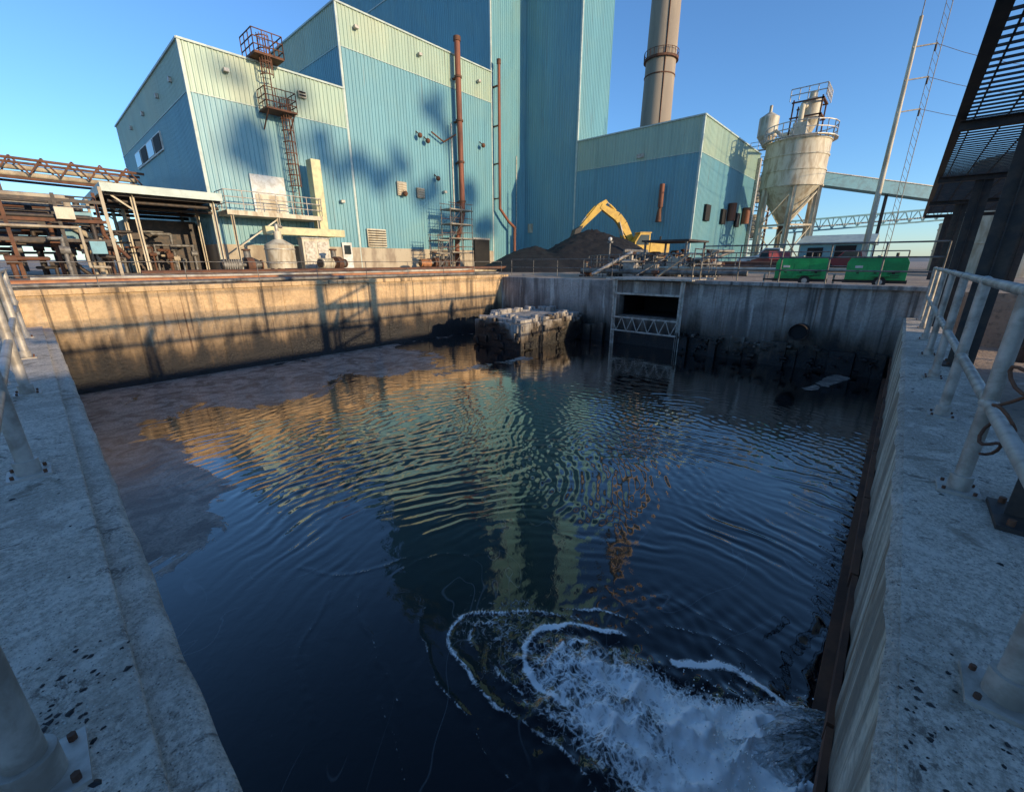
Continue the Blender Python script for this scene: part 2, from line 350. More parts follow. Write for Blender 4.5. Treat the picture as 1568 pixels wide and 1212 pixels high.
for p,w,s_ in [([(1.84,1.11),(1.70,1.435),(1.53,1.63),(1.39,1.74),(1.22,1.66),(1.16,1.50),(1.15,1.17),(1.2,.75),(1.17,.53)],.020,.72),
  ([(1.385,.81),(1.36,1.0),(1.378,1.16),(1.47,1.3),(1.594,1.318),(1.74,1.18),(1.84,1.02),(1.9,.8)],.024,.95),
  ([(1.47,.8),(1.45,1.0),(1.52,1.14),(1.62,1.15),(1.72,1.0)],.022,.8),
  ([(1.98,.52),(2.08,.36),(2.15,.24),(2.16,.1),(2.13,.0),(2.05,-.08)],.034,1.0),
  ([(2.2,.62),(2.3,.4),(2.32,.15),(2.25,-.05)],.012,.58),([(1.3,1.3),(1.27,1.05),(1.3,.8),(1.27,.5)],.014,.65),
  ([(1.86,1.25),(2.0,1.05),(2.08,.85),(2.05,.7)],.018,.68),([(1.3,1.9),(1.12,1.75),(1.02,1.5),(1.0,1.2)],.010,.56),
  ([(1.28,1.45),(1.3,1.55),(1.4,1.6),(1.52,1.5)],.012,.62),([(1.05,2.3),(.88,1.9),(.82,1.5)],.009,.52),([(1.5,2.4),(1.1,2.5),(.85,2.9)],.010,.52),
  ([(1.9,2.0),(1.6,2.3),(1.3,2.3)],.010,.5),([(.75,1.6),(.62,1.2),(.66,.8)],.009,.5),([(2.3,.9),(2.5,.6),(2.45,.3)],.011,.5),([(.98,1.15),(.95,.8),(1.0,.5)],.009,.52),
  ([(.9,2.5),(.6,2.2),(.45,1.7)],.008,.48),([(1.3,.3),(1.25,.6),(1.3,.9)],.018,.68)]: arcs=np.maximum(arcs,s_*pl(smooth(p),w))
arcs*=.55+.75*fbm(X*5,Y*5,97)
foam=np.clip(np.maximum(np.maximum(core,halo),arcs),0,1.15)
X,Y=X0,Y0
r1=np.hypot(X-1.6,Y-.75); warp=.65*fbm(X*.7,Y*.7,10)+.16*fbm(X*2.4,Y*2.4,20)
patch=.25+2.1*ss(.40,.66,fbm(X*.7,Y*.7,30,3)); patch2=.1+1.3*ss(.42,.62,fbm(X*.5+9,Y*.5,35,3))
env=ss(.1,.8,r1)*(1-.80*ss(3.0,7.5,r1))*(.05+.95*ss(.55,2.0,X+.10*Y))
Hh=env*patch*(.00075*np.sin(2*np.pi*(r1+warp*.9)/.10)+.0011*np.sin(2*np.pi*(r1+warp*1.3)/.17))
Hh+=env*patch2*(.0011*np.sin(2*np.pi*(np.hypot(X-3.0,Y-2.6)+warp*.8)/.13)+.0007*np.sin(2*np.pi*(np.hypot(X-5,Y+.6)+warp*1.4)/.11)+.0006*np.sin(2*np.pi*(np.hypot(X-2.2,Y-5.5)+warp)/.15))
Hh+=env*.012*(fbm(X*1.8,Y*1.8,60)-.5)
rid=1-np.abs(2*fbm(X*6,Y*6,70)-1); cc=np.clip(core,0,1)
Hh+=.13*cc**1.5*(rid**2-.4)+.06*cc*(fbm(X*16,Y*16,75,3)-.5)+.004*arcs
scum=np.maximum(ss(5.8,8.1,Y)*(1-ss(5.4,8.2,X))*.72, ss(1.5,.25,X)*ss(2.6,4.2,Y)*.76)
scum=np.maximum(scum,.55*ss(8.9,9.6,Y)*(1-ss(9,10.5,X))); scum=np.maximum(scum,.64*pl([(10.4,.5),(9.0,.85)],.25)); scum=np.maximum(scum,.60*pl([(5.2,6.6),(7.4,6.3)],.5))
scum+= (fbm(X*.8,Y*.8,80)-.5)*.7*(scum>.05)
P=np.stack([X*S,Y*S,(Hh-2.2+ZO)*S],-1).reshape(-1,3)
idx=np.arange(N*N).reshape(N,N); F=np.stack([idx[:-1,:-1],idx[:-1,1:],idx[1:,1:],idx[1:,:-1]],-1).reshape(-1,4)
me=bpy.data.meshes.new('water_mesh'); me.vertices.add(N*N); me.vertices.foreach_set('co',P.ravel())
me.loops.add(F.size); me.loops.foreach_set('vertex_index',F.ravel()); me.polygons.add(len(F)); me.polygons.foreach_set('loop_start',np.arange(0,F.size,4))
me.polygons.foreach_set('use_smooth',np.ones(len(F),bool)); me.update(calc_edges=True)
for nm,ar in(('foam',foam),('scum',np.clip(scum,0,1))):
    a=me.attributes.new(nm,'FLOAT','POINT'); a.data.foreach_set('value',ar.ravel().astype(np.float32))
me.materials.append(M['water']); ob=bpy.data.objects.new('water',me); sc.collection.objects.link(ob)
# outfall sheet: streaks run along the flow
t=NT('falling_water'); cb=t.n('CombineXYZ')
for i,(nm,k) in enumerate((('across',30),('along',4.5))):
    a=t.n('Attribute',attribute_name=nm); t.l(t.ma('MULTIPLY',a.outputs['Fac'],k),cb.inputs[i])
n=t.noise(1,6,1.2,cb.outputs[0],.75); al=t.n('Attribute',attribute_name='along').outputs['Fac']
c=t.mix(t.rng(t.ma('ADD',n,t.ma('MULTIPLY',al,.20)),.42,.66),(.22,.19,.13),(.96,.93,.88)); t.bump(n,1,.05); M['jet']=t.out(c,.25)
b=B('outfall_jet',[M['jet']]); vs=[]; nu,nv=110,40; A1=[];A2=[]
rs=np.random.RandomState(4); ph=rs.rand(20)*6.28
for j in range(nv+1):
    tt=j/nv
    for i in range(nu+1):
        q=i/nu; x=2.14-q*.30; y=-.17; edge=math.sin(math.pi*q)**.5
        rag=.05*math.sin(q*11+ph[0])+.035*math.sin(q*23+ph[1])+.025*math.sin(q*47+ph[2])+.015*math.sin(q*91+ph[3])
        x2=x-(.08+.16*q)*tt+.010*math.sin(tt*7+q*9); y2=y+(.26*edge+.03+rag)*tt
        z=-2.17+(.13*edge+.010*math.sin(q*38+1.5*math.sin(tt*3)))*(1-tt**2)-.06*tt**3+.012*math.sin(q*57+tt*13+ph[4])*math.sin(tt*19+q*31+ph[5])*tt+.004*rs.randn()
        vs.append((x2,y2,z)); A1.append(q+.04*math.sin(tt*3)); A2.append(tt)
b.add(vs,[(j*(nu+1)+i,j*(nu+1)+i+1,(j+1)*(nu+1)+i+1,(j+1)*(nu+1)+i) for j in range(nv) for i in range(nu)],0,True); nb=len(vs)
for i in range(700):
    a=random.gauss(0,1);c_=random.gauss(0,1); b.ball((1.74+.16*a,.12+.18*c_,-2.18+abs(random.gauss(0,.04))),random.uniform(.0015,.005),0,6)
ob=b.done(); nv_=len(ob.data.vertices)
for nm,ar in(('across',A1),('along',A2)):
    a=ob.data.attributes.new(nm,'FLOAT','POINT'); a.data.foreach_set('value',np.array(ar+[1.0]*(nv_-nb),dtype=np.float32))
# ------------------------------------------------------------------ railings near camera
b=B('handrail',[M['galv'],M['steel'],M['rust']])
xs=[1.33+1.3*i for i in range(-1,8)]
for x in xs:
    b.tube((x,-.385,-1),(x,-.385,-.115),.028,0,16); b.tube((x,-.385,-1),(x,-.385,-.92),.040,0,16); b.box(x-.07,x+.07,-.455,-.315,-1,-.988,0)
    for dx in(-.05,.05):
        for dy in(-.05,.05): b.tube((x+dx,-.385+dy,-.99),(x+dx,-.385+dy,-.975),.007,2,6)
b.tube((0.0,-.385,-.115),(10.5,-.385,-.115),.024,0,16); b.tube((0,-.385,-.58),(10.5,-.385,-.58),.024,0,16)
for x in xs: b.ball((x,-.385,-.115),.031,0,14); b.ball((x,-.385,-.58),.033,0,14)
b.done()
b=B('rusty_chain',[M['rust']]); pts=[]
for i in range(60):
    q=i/59; pts.append((2.05+.05*math.sin(q*34)+.35*q,-.385+.036*math.cos(q*30),-.12-.62*q+.02*math.sin(q*50)))
b.path(pts,.006,0,6); b.done()
b=B('handrail',[M['galv'],M['rust']])
for y in(1.08,3.0,4.95,6.9,8.8):
    b.tube((-.22,y,-1),(-.22,y,-.115),.032,0,18); b.tube((-.22,y,-1),(-.22,y,-.92),.045,0,18); b.box(-.295,-.145,y-.075,y+.075,-1,-.988,0)
    for dx in(-.055,.055):
        for dy in(-.055,.055): b.tube((-.22+dx,y+dy,-.99),(-.22+dx,y+dy,-.972),.008,1,6)
for z in(-.115,-.58): b.tube((-.22,.3,z),(-.22,9.9,z),.024,0,14)
b.done()
b=B('handrail',[M['oldg']]); b.rail([(-.5,10.3,-.43),(10.9,10.3,-.43)],.42,.007,0,(1,.5),1.3); b.done()
b=B('handrail',[M['oldg']]); b.rail([(10.98,-.5,-.44),(10.98,3.7,-.44)],.78,.015,0,(1,.66,.33),.84); b.rail([(10.98,6.1,-.44),(10.98,9.9,-.44)],.5,.01,0,(1,.5),.95); b.rail([(10.6,3.75,-.42),(12.3,3.75,-.42)],.7,.013,0,(1,.5),.6);b.done()
b=B('debris_scatter',[M['black'],M['coal'],M['wains']]); random.seed(8)
def chip(x,y,r,m):
    n=7; vs=[(x,y,-1+r*.4)]+[(x+r*random.uniform(.4,1.3)*math.cos(i*6.283/n),y+r*random.uniform(.4,1.3)*math.sin(i*6.283/n),-.999) for i in range(n)]
    b.add(vs,[(0,1+i,1+(i+1)%n) for i in range(n)],m)
for i in range(130): chip(random.gauss(-.18,.06) if i%3 else random.uniform(-.5,-.08),random.gauss(1.25,.14) if i%3 else random.uniform(.9,5),abs(random.gauss(0,.005))+.0015,random.choice((0,1,1)))
for i in range(120): chip(random.gauss(1.15,.12) if i%2 else random.uniform(.95,6),random.uniform(-.6,-.22) if i%3 else random.gauss(-.24,.02),abs(random.gauss(0,.005))+.0015,random.choice((0,1,1,2)))
b.done()
# overhead steel platform along right walkway
b=B('steel_platform',[M['steel'],M['rust']])
cols=[2.45,6.05,9.7,13.4,17.1]
for x in cols:
    b.ibeam((x,-.60,-1.0 if x<11 else -.5),(x,-.60,1.14),.10); b.ibeam((x,-1.6,-1.45),(x,-1.6,1.14),.10)
    b.box(x-.14,x+.14,-.655,-.47,-.999,-.98); b.ibeam((x,-.10,1.18),(x,-1.7,1.18),.08)
    b.beam((x,-.60,.85),(x+.3,-.60,1.13),.035,.035)
    for dx in(-.11,.11):
        for dy in(-.05,.05): b.tube((x+dx,-.56+dy,-.98),(x+dx,-.56+dy,-.955),.012,1,6)
for y in(-.10,-1.68): b.ibeam((.9,y,1.27),(18,y,1.27),.07)
x=.9
while x<18:
    b.beam((x,-.10,1.33),(x,-1.7,1.33),.014,.016); x+=.14
for i in range(7): b.beam((.9,-.2-i*.23,1.335),(18,-.2-i*.23,1.335),.012,.012)
b.rail([(.9,-1.66,1.34),(18,-1.66,1.34)],.8,.018,0,(1,.5),1.2)
for xx in(5.9,7.3):
    for yy in(-2.0,-2.8): b.beam((xx,yy,-1.45),(xx,yy,3.0),.11,.11)
for i in range(8):
    z=-1+i*.55; b.beam((5.9,-2.0,z),(7.3,-2.0,z),.08,.08); b.beam((5.9,-2.0,z),(7.3,-2.0,z+.55),.06,.06); b.beam((5.9,-2.8,z+.2),(7.3,-2.8,z+.2),.08,.08)
b.done()
# ------------------------------------------------------------------ main plant building
fb=empty('power_plant_building')
walls=B('cladding_walls',[M['low'],M['top'],M['trim'],M['wains'],M['dark'],M['cream']],fb)
core_=B('building_cores',[M['low']],fb)
def block(x0,x1,y0,y1,z1,band=1.9,faces='SW',zb=-.52,wz=None):
    core_.box(x0+.03,x1-.005,y0+.03,y1,zb,z1-.03)
    zm=z1-band
    if 'S' in faces:
        walls.corr((x0,y0),(x1,y0),(0,-1),zb,zm,0); walls.corr((x0,y0),(x1,y0),(0,-1),zm+.03,z1,1)
        walls.box(x0,x1,y0-.05,y0+.01,zm,zm+.03,2); walls.box(x0-.06,x1+.04,y0-.09,y0+.03,z1,z1+.08,2)
        if wz: walls.box(x0+.02,x1-.02,y0-.07,y0+.02,zb,wz,3)
    if 'W' in faces:
        walls.corr((x0,y1),(x0,y0),(-1,0),zb,zm,0); walls.corr((x0,y1),(x0,y0),(-1,0),zm+.03,z1,1)
        walls.box(x0-.05,x0+.01,y0,y1,zm,zm+.03,2); walls.box(x0-.09,x0+.03,y0-.05,y1,z1+.002,z1+.082,2)
        if wz: walls.box(x0-.07,x0+.02,y0+.02,y1,zb,wz,3)
    walls.box(x0-.055,x0+.07,y0-.06,y0+.06,zb,z1-.01,2)
block(6.5,13.88,25,43.5,9.0,1.9,wz=.8); block(13.9,25.48,25,34,12.9,1.9,wz=.8)
block(25.5,29.28,25.01,46,42,1.9); block(29.3,33.4,19.9,46,42,1.9,wz=None); block(29.3,42.6,10.8,19.88,8.35,1.95,wz=None)
core_.box(42.6-.2,42.62,10.9,19.8,-.52,8.3)
walls.box(25.44,25.5,25.1,46,21.0,21.08,2)
walls.done(); core_.done()
b=B('windows_and_doors',[M['glass'],M['white'],M['dark'],M['wains'],M['cream'],M['galv']],fb)
for i in range(4):
    y=31.2+i*1.95; b.box(6.40,6.5,y,y+1.8,5.75,6.65,1); b.box(6.37,6.42,y+.1,y+1.7,5.83,6.57,0 if i%2 else 2)
b.box(23.3,24.9,24.80,24.95,-.52,1.6,2); b.box(23.2,25.0,24.83,24.9,1.6,1.72,5)
b.box(12.7,13.3,24.85,24.92,-.5,1.05,1); b.box(12.8,13.2,24.82,24.86,.4,.9,0)
b.box(8.35,9.95,24.85,24.95,2.3,4.1,1); b.box(8.45,9.85,24.82,24.86,2.35,3.2,4)
def louvre(x0,x1,z0,z1,m=4):
    b.box(x0,x1,24.84,24.93,z0,z1,m)
    k=int((z1-z0)/.14)
    for i in range(k): b.beam((x0+.05,24.81,z0+.1+i*.14),(x1-.05,24.81,z0+.1+i*.14),.05,.05,2 if m==4 else 4)
louvre(14.4,15.7,.85,1.9); louvre(16.8,17.5,4.0,4.8,3); louvre(18.3,18.9,4.0,4.6,3); louvre(11.3,11.7,8.0,8.3)
for x,z in((8.0,8.2),(14.8,12.0),(19,12.0),(24,11.9),(12.9,3.2),(20.5,4.5)): b.box(x,x+.22,24.7,24.93,z,z+.14,5)
b.box(29.2,29.28,14.5,15,6.6,6.85,5); b.box(29.22,29.27,24.0,24.5,2.3,3.0,4)
for y in(27,30,34,38): b.box(6.34,6.46,y,y+.2,7.9,8.1,5)
b.box(42,42.4,10.55,10.75,0,8,5)
for x in (31,34.5,38): b.box(x,x+.9,10.6,10.76,2.6,3.6,2)
b.done()
b=B('wall_pipes',[M['rustp'],M['rust'],M['galv'],M['bluep']],fb)
b.tube((21.9,24.5,3.2),(21.9,24.5,13.6),.19,0,14); b.tube((21.9,24.5,13.5),(21.9,24.5,13.75),.24,1,14)
for z in(4,6.5,9,11.5): b.tube((21.9,24.5,z),(21.9,24.5,z+.12),.25,1,14); b.box(21.8,22,24.5,25,z,z+.08,1)
b.path([(21.9,24.5,3.2),(21.4,24.3,2.2),(21.0,24.2,1.2),(20.9,24.1,-.4)],.17,0,10)
b.tube((21.3,24.7,.0),(21.3,24.7,8.8),.05,2,8); b.path([(19.6,24.7,8.0),(20.6,24.7,7.6),(21.6,24.6,8.2)],.05,1)
b.path([(25.7,24.4,13.4),(25.7,24.4,3.9),(26.6,24.3,3.0),(27.2,24.2,2.6),(27.2,24.2,-.4)],.11,0,10)
b.tube((25.7,24.4,13.3),(25.7,24.4,13.6),.15,1,10)
for z in(4.6,7,9.5,12): b.box(25.62,25.78,24.4,25,z,z+.07,1)
b.tube((29.0,12.9,3.4),(29.0,12.9,4.8),.16,0,12); b.tube((29,12.9,3.0),(29,12.9,3.4),.10,1,12); b.tube((28.9,12.9,2.5),(28.9,12.9,3.3),.22,1,8,.1)
for x in(36.2,40): b.tube((x,10.5,2.9),(x,10.5,4.1),.3,0,12)
for x,z in((18.6,7.6),(19.2,7.4),(19.9,5.3),(24.2,8.0),(17.2,4.1)): b.ball((x,24.6,z),.16,1,8); b.beam((x,24.6,z),(x,25,z+.3),.05,.05,1)
b.tube((28.2,24.9,2),(28.2,24.9,8),.04,2,6)
b.done()
b=B('access_platform',[M['trim'],M['cream'],M['galv'],M['rust']])
b.box(6.7,11.1,23.5,24.9,2.05,2.25,1)
for x in(6.9,8.9,10.9): b.ibeam((x,23.6,-.5),(x,23.6,2.05),.16,1)
b.beam((6.9,23.6,.6),(8.9,23.6,2.0),.06,.06,1)
b.rail([(6.7,24.8,2.25),(6.7,23.5,2.25),(11.1,23.5,2.25),(11.1,24.8,2.25)],.85,.022,2,(1,.66,.33),.7); b.done()
b=B('exterior_ladder',[M['rust'],M['galv']])
def ladder(x,y,z0,z1,cage=True):
    for dx in(-.16,.16): b.beam((x+dx,y,z0),(x+dx,y,z1),.04,.04)
    z=z0
    while z<z1: b.tube((x-.16,y,z),(x+.16,y,z),.012,0,6); z+=.22
    if cage:
        z=z0+1.4
        while z<z1:
            pp=[(x+.28*math.cos(t),y-.02-.42*math.sin(t),z) for t in[i*math.pi/8 for i in range(9)]]
            for p,q in zip(pp[:-1],pp[1:]): b.beam(p,q,.012,.05)
            z+=.5
        for i in range(1,8,1):
            t=i*math.pi/8; b.beam((x+.28*math.cos(t),y-.02-.42*math.sin(t),z0+1.4),(x+.28*math.cos(t),y-.02-.42*math.sin(t),z1),.03,.012)
ladder(9.75,24.55,7.0,10.0); ladder(10.35,24.55,2.3,7.6)
b.box(9.3,10.7,23.9,24.9,6.9,6.98); b.rail([(9.3,24.8,6.98),(9.3,23.9,6.98),(10.7,23.9,6.98),(10.7,24.8,6.98)],.8,.022,0,(1,.6,.3),.5)
b.box(9.2,10.5,24.1,25.6,9.1,9.2); b.rail([(9.2,25.6,9.15),(9.2,24.1,9.15),(10.5,24.1,9.15),(10.5,25.6,9.15)],.9,.025,0,(1,.66,.33),.45)
b.beam((9.4,24,6.9),(9.4,24.9,6.2),.05,.05); b.beam((10.6,24,6.9),(10.6,24.9,6.2),.05,.05); b.done()
b=B('ventilation_duct',[M['duct']]); b.box(10.95,11.45,23.7,24.3,1.6,5.0); b.box(8.1,12.1,23.2,23.68,1.25,1.62); b.box(11.7,12.05,23.69,24.9,1.28,1.6); b.done(.03)
b=B('storage_tank',[M['cream'],M['galv'],M['rust']]); b.tube((8.0,21.6,-.3),(8.0,21.6,.7),.62,0,24); b.tube((8,21.6,.7),(8,21.6,.95),.62,0,24,.2); b.tube((8,21.6,.9),(8,21.6,1.3),.16,0,12)
for z in(-.1,.5): b.tube((8,21.6,z),(8,21.6,z+.05),.65,1,24)
b.path([(8,21.6,1.3),(8,21.6,1.55),(8.5,22.4,1.55)],.08,1)
for a in range(4): b.box(8+.45*math.cos(a*1.57)-.05,8+.45*math.cos(a*1.57)+.05,21.6+.45*math.sin(a*1.57)-.05,21.6+.45*math.sin(a*1.57)+.05,-.52,-.3,1)
b.done()
b=B('equipment_cabinet',[M['cream'],M['galv'],M['dark']]); b.box(9.6,11,22.9,23.4,-.45,1.1,0); b.box(9.7,10.25,22.87,22.9,-.3,.95,1); b.box(10.35,10.9,22.87,22.9,-.3,.95,1); b.box(9.55,11.05,22.85,23.45,1.1,1.16,1); b.box(9.5,11.1,22.8,23.5,-.52,-.45,2); b.done(.02)
def pump(x,y,k,yaw,mt):
    b=B('pump',[mt,M['oldg'],M['rust'],M['steel']]); b.place(x,y,-.52,yaw,k)
    b.box(-.8,.8,-.3,.3,0,.12,3); b.tube((-.75,0,.42),(-.05,0,.42),.25,0,16); b.tube((-.8,0,.42),(-.75,0,.42),.2,3,16)
    for i in range(6): b.box(-.65+i*.09,-.62+i*.09,-.27,.27,.2,.66,0)
    b.tube((-.05,0,.42),(.2,0,.42),.09,1,10); b.tube((.2,0,.42),(.5,0,.42),.33,2,18); b.tube((.5,0,.42),(.85,0,.42),.15,1,12); b.tube((.35,.2,.42),(.35,.2,1.1),.13,1,12); b.tube((.35,.2,1.05),(.35,.2,1.12),.19,2,12); b.tube((.83,0,.42),(.88,0,.42),.22,2,12)
    b.done()
for i,(x,y,k,w,mt) in enumerate([(10.4,21.6,1,20,'cream'),(17.6,22.9,1,-10,'orange'),(19,23.2,.9,40,'oldg'),(24.5,20.5,.9,10,'orange'),(26,21,.8,70,'oldg'),(14.5,7.9,.6,50,'oldg'),(15.4,6.6,.7,120,'cream'),(13.8,5.7,.5,30,'oldg'),(13.6,8.6,.45,10,'rust'),(6.0,20.5,.9,0,'oldg'),(16.8,8.4,.7,140,'orange')]): pump(x,y,k,w,M[mt])
def scaffold(x0,y0,nx,ny,nz,s_,hz):
    b=B('scaffold_tower',[M['oldg'],M['wains'],M['rust']])
    for i in range(nx+1):
        for j in range(ny+1): b.tube((x0+i*s_,y0+j*s_,-.52),(x0+i*s_,y0+j*s_,-.5+nz*hz+.4),.03,0,6)
    for k in range(nz+1):
        z=-.35+k*hz
        for j in range(ny+1): b.tube((x0-.1,y0+j*s_,z),(x0+nx*s_+.1,y0+j*s_,z),.025,0,6); b.tube((x0-.1,y0+j*s_,z+hz*.45),(x0+nx*s_+.1,y0+j*s_,z+hz*.45),.02,2,6)
        for i in range(nx+1): b.tube((x0+i*s_,y0-.1,z),(x0+i*s_,y0+ny*s_+.1,z),.025,0,6)
        if k: b.box(x0,x0+nx*s_,y0,y0+ny*s_,z+.03,z+.07,1)
        if k<nz: b.tube((x0,y0,z),(x0+s_,y0,z+hz),.02,0,6)
    b.done()
scaffold(19.4,22.9,2,1,4,.95,.9); scaffold(17.9,22.4,1,1,2,.9,.8)
b=B('yard_pipe_run',[M['rust'],M['orange'],M['oldg'],M['cream']])
b.path([(-6,11.2,-.42),(3,11.3,-.42),(3.3,11.6,-.42),(12,11.5,-.42)],.05,2); b.path([(-6,12.2,-.4),(4,12.0,-.4),(11,12.6,-.4),(13,14,-.4)],.07,1)
b.path([(0,13.4,-.4),(9,13.2,-.4),(10,14.5,-.4),(18,16,-.4)],.09,3); b.path([(2,15,-.3),(22,15.4,-.3)],.07,0)
pts=[(1+i*.33,11.8+.25*math.sin(i*.7),-.47) for i in range(28)]; b.path(pts,.035,0,6)
b.path([(12.4,3,-.3),(12.4,7,-.3),(13,8.4,-.3),(16,8.4,-.3),(16,8.4,.4),(18,8.4,.4)],.07,2); b.path([(12.8,.2,-.2),(13.4,6.5,-.2)],.05,3); b.path([(17.5,2,-.1),(17.5,9.5,-.1)],.1,0)
b.done()
# ------------------------------------------------------------------ left canopy and pipe rack
b=B('steel_canopy',[M['trim'],M['dark'],M['cream'],M['steel']])
b.box(2.6,6.42,22.9,31,2.62,2.7,3); b.box(2.5,6.42,22.8,22.9,2.5,2.8,0); b.box(2.5,2.6,22.9,31,2.5,2.8,0)
for y in(23.2,26,29):
    for x in(3.4,6.1): b.ibeam((x,y,-.5),(x,y,2.6),.17,2)
    b.beam((2.6,y,2.5),(6.4,y,2.5),.1,.18,3); b.beam((3.4,y,1.9),(2.7,y,2.5),.06,.06,2)
for i in range(6): b.tube((2.7,23.6+i*1.1,2.25-.1*(i%2)),(6.4,23.6+i*1.1,2.25-.1*(i%2)),.07,3,8)
b.box(3.6,6.3,27.5,31,-.5,1.9,3)
b.done()
random.seed(11)
b=B('pipe_rack',[M['steel'],M['rust'],M['wains'],M['oldg'],M['cream'],M['bluep']])
for y in(20.4,22.4,24.8,27.5):
    for ix in range(9):
        x=-7+ix*1.15
        b.beam((x,y,-.5),(x,y,1.75+.3*(ix%3)),.09,.09,random.choice([0,1,0,2]))
    for z in(.65,1.25,1.85): b.beam((-8,y,z),(2.2,y,z),.07,.10,random.choice([0,1,0,3]))
for i in range(34):
    y=20.2+random.random()*8; z=random.choice([.3,.7,1.0,1.3,1.6,1.9,2.05]); r=random.uniform(.025,.10); m=random.choice([0,1,2,3,0,0,1])
    x1=random.uniform(.4,2.3); b.tube((-8,y,z+r),(x1,y,z+r),r,m,8)
    if random.random()<.7: b.path([(x1,y,z+r),(x1,y,z-random.uniform(.3,1.2)),(x1+.5,y,z-1.2)],r,m,8)
for i in range(50):
    x=random.uniform(-3,5.6); y=random.uniform(20,24) if x<2.4 else random.uniform(25,29); z=random.uniform(-.3,1.3); r=random.uniform(.03,.08); m=random.choice([0,1,0,2,3,3])
    b.path([(x,y,-.5),(x,y,z),(x+random.uniform(-1,1),y,z),(x+random.uniform(-.3,.3),y+2.5,z)],r,m,7); b.tube((x-.12,y,z*.5),(x+.12,y,z*.5),r*2.2,m,9)
for i in range(14):
    x=random.uniform(-3,2.2); y=20+random.random()*2; z=random.uniform(.0,1.6); b.box(x,x+random.uniform(.15,.5),y,y+.3,z,z+random.uniform(.1,.4),random.choice([0,2,3,4,5]))
b.done()
b=B('pipe_bridge',[M['rust'],M['wains'],M['steel']])
for y in(34,35.4):
    for z in(4.2,5.1): b.beam((-12,y,z),(5.8,y,z-.3),.12,.12,0)
    for i in range(16):
        x=-12+i*1.1; b.beam((x,y,4.2),(x+.55,y,5.0),.07,.07,0); b.beam((x+.55,y,5.0),(x+1.1,y,4.2),.07,.07,0)
for k,z in enumerate((4.4,4.75)): b.tube((-12,34.4+k*.3,z),(5.5,34.4+k*.3,z-.25),.13,1,8)
for x in(-4,0,4.6): b.beam((x,34.2,-.5),(x,34.2,4.2),.18,.18,2); b.beam((x,35.2,-.5),(x,35.2,4.2),.18,.18,2)
b.done()
# ------------------------------------------------------------------ chimney, silo, cyclones, conveyors, poles
b=B('chimney_stack',[M['stack'],M['rust'],M['cream']]); b.tube((48.8,23.2,-.5),(48.8,23.2,46),1.75,0,40,1.15)
b.tube((48.8,23.2,19.6),(48.8,23.2,19.8),1.72,1,40); b.tube((48.8,23.2,18.2),(48.8,23.2,18.3),1.56,1,40)
for i in range(24):
    t=i*math.pi/12; b.beam((48.8+1.7*math.cos(t),23.2+1.7*math.sin(t),19.8),(48.8+1.7*math.cos(t),23.2+1.7*math.sin(t),20.4),.04,.04,1)
for i in range(24):
    t=i*math.pi/12;u=t+math.pi/12; b.beam((48.8+1.7*math.cos(t),23.2+1.7*math.sin(t),20.4),(48.8+1.7*math.cos(u),23.2+1.7*math.sin(u),20.4),.04,.04,1)
b.beam((47.5,22.1,0),(47.85,22.4,46),.1,.1,1); b.done()
b=B('silo',[M['cream'],M['galv'],M['rust']]); cx,cy=37.3,7.2
b.tube((cx,cy,4.9),(cx,cy,7.7),1.9,0,40); b.tube((cx,cy,7.7),(cx,cy,7.95),1.9,0,40,1.1); b.tube((cx,cy,2.6),(cx,cy,4.9),.35,0,40,1.9); b.tube((cx,cy,1.9),(cx,cy,2.6),.3,2,16)
for z in(4.85,5.8,6.7,7.6): b.tube((cx,cy,z),(cx,cy,z+.09),1.95,0,40)
for a in range(6):
    t=a*math.pi/3+.3; px,py=cx+1.8*math.cos(t),cy+1.8*math.sin(t); b.ibeam((px,py,-.5),(px,py,4.9),.2,0)
    u=t+math.pi/3; qx,qy=cx+1.8*math.cos(u),cy+1.8*math.sin(u)
    b.beam((px,py,2.4),(qx,qy,2.4),.1,.12,0); b.beam((px,py,0),(qx,qy,2.4),.06,.06,0); b.beam((px,py,2.4),(qx,qy,4.6),.06,.06,0)
for i in range(20):
    t=i*math.pi/10;u=t+math.pi/10; p=(cx+2.1*math.cos(t),cy+2.1*math.sin(t)); q=(cx+2.1*math.cos(u),cy+2.1*math.sin(u))
    b.beam((*p,7.75),(*p,8.6),.05,.05,1)
    for z in(8.2,8.6): b.beam((*p,z),(*q,z),.05,.05,1)
    b.beam((*p,7.75),(*q,7.75),.25,.06,1)
b.tube((cx+.3,cy-.3,8.2),(cx+.3,cy-.3,9.0),.25,0,16,.62); b.tube((cx+.3,cy-.3,9.0),(cx+.3,cy-.3,10.1),.62,0,20); b.tube((cx+.3,cy-.3,10.1),(cx+.3,cy-.3,10.4),.62,0,20,.2)
b.tube((cx+.3,cy-.3,10.3),(cx+.3,cy-.3,10.7),.2,0,12); b.box(cx-1.1,cx-.3,cy-.5,cy+.3,7.9,8.7,0); b.path([(cx-.7,cy,8.6),(cx-.7,cy,9.7),(cx,cy-.2,9.9)],.16,0,10)
for dx,dy in((-.5,-1),(1.1,-1),(1.1,.6),(-.5,.6)): b.beam((cx+dx,cy+dy,7.9),(cx+dx,cy+dy,10.2),.08,.08,2)
for z in(9.1,10.0):
    b.box(cx-.6,cx+1.2,cy-1.1,cy-.95,z,z+.08,2); b.box(cx-.6,cx-.5,cy-1.1,cy+.7,z,z+.08,2); b.box(cx+1.1,cx+1.2,cy-1.1,cy+.7,z,z+.08,2)
b.rail([(cx-.7,cy+.8,10.1),(cx-.7,cy-1.2,10.1),(cx+1.3,cy-1.2,10.1)],.7,.03,1,(1,.5),.5)
b.done()
b=B('cyclone_tower',[M['cream'],M['rust'],M['galv'],M['steel']]); cx,cy=45.2,12.2
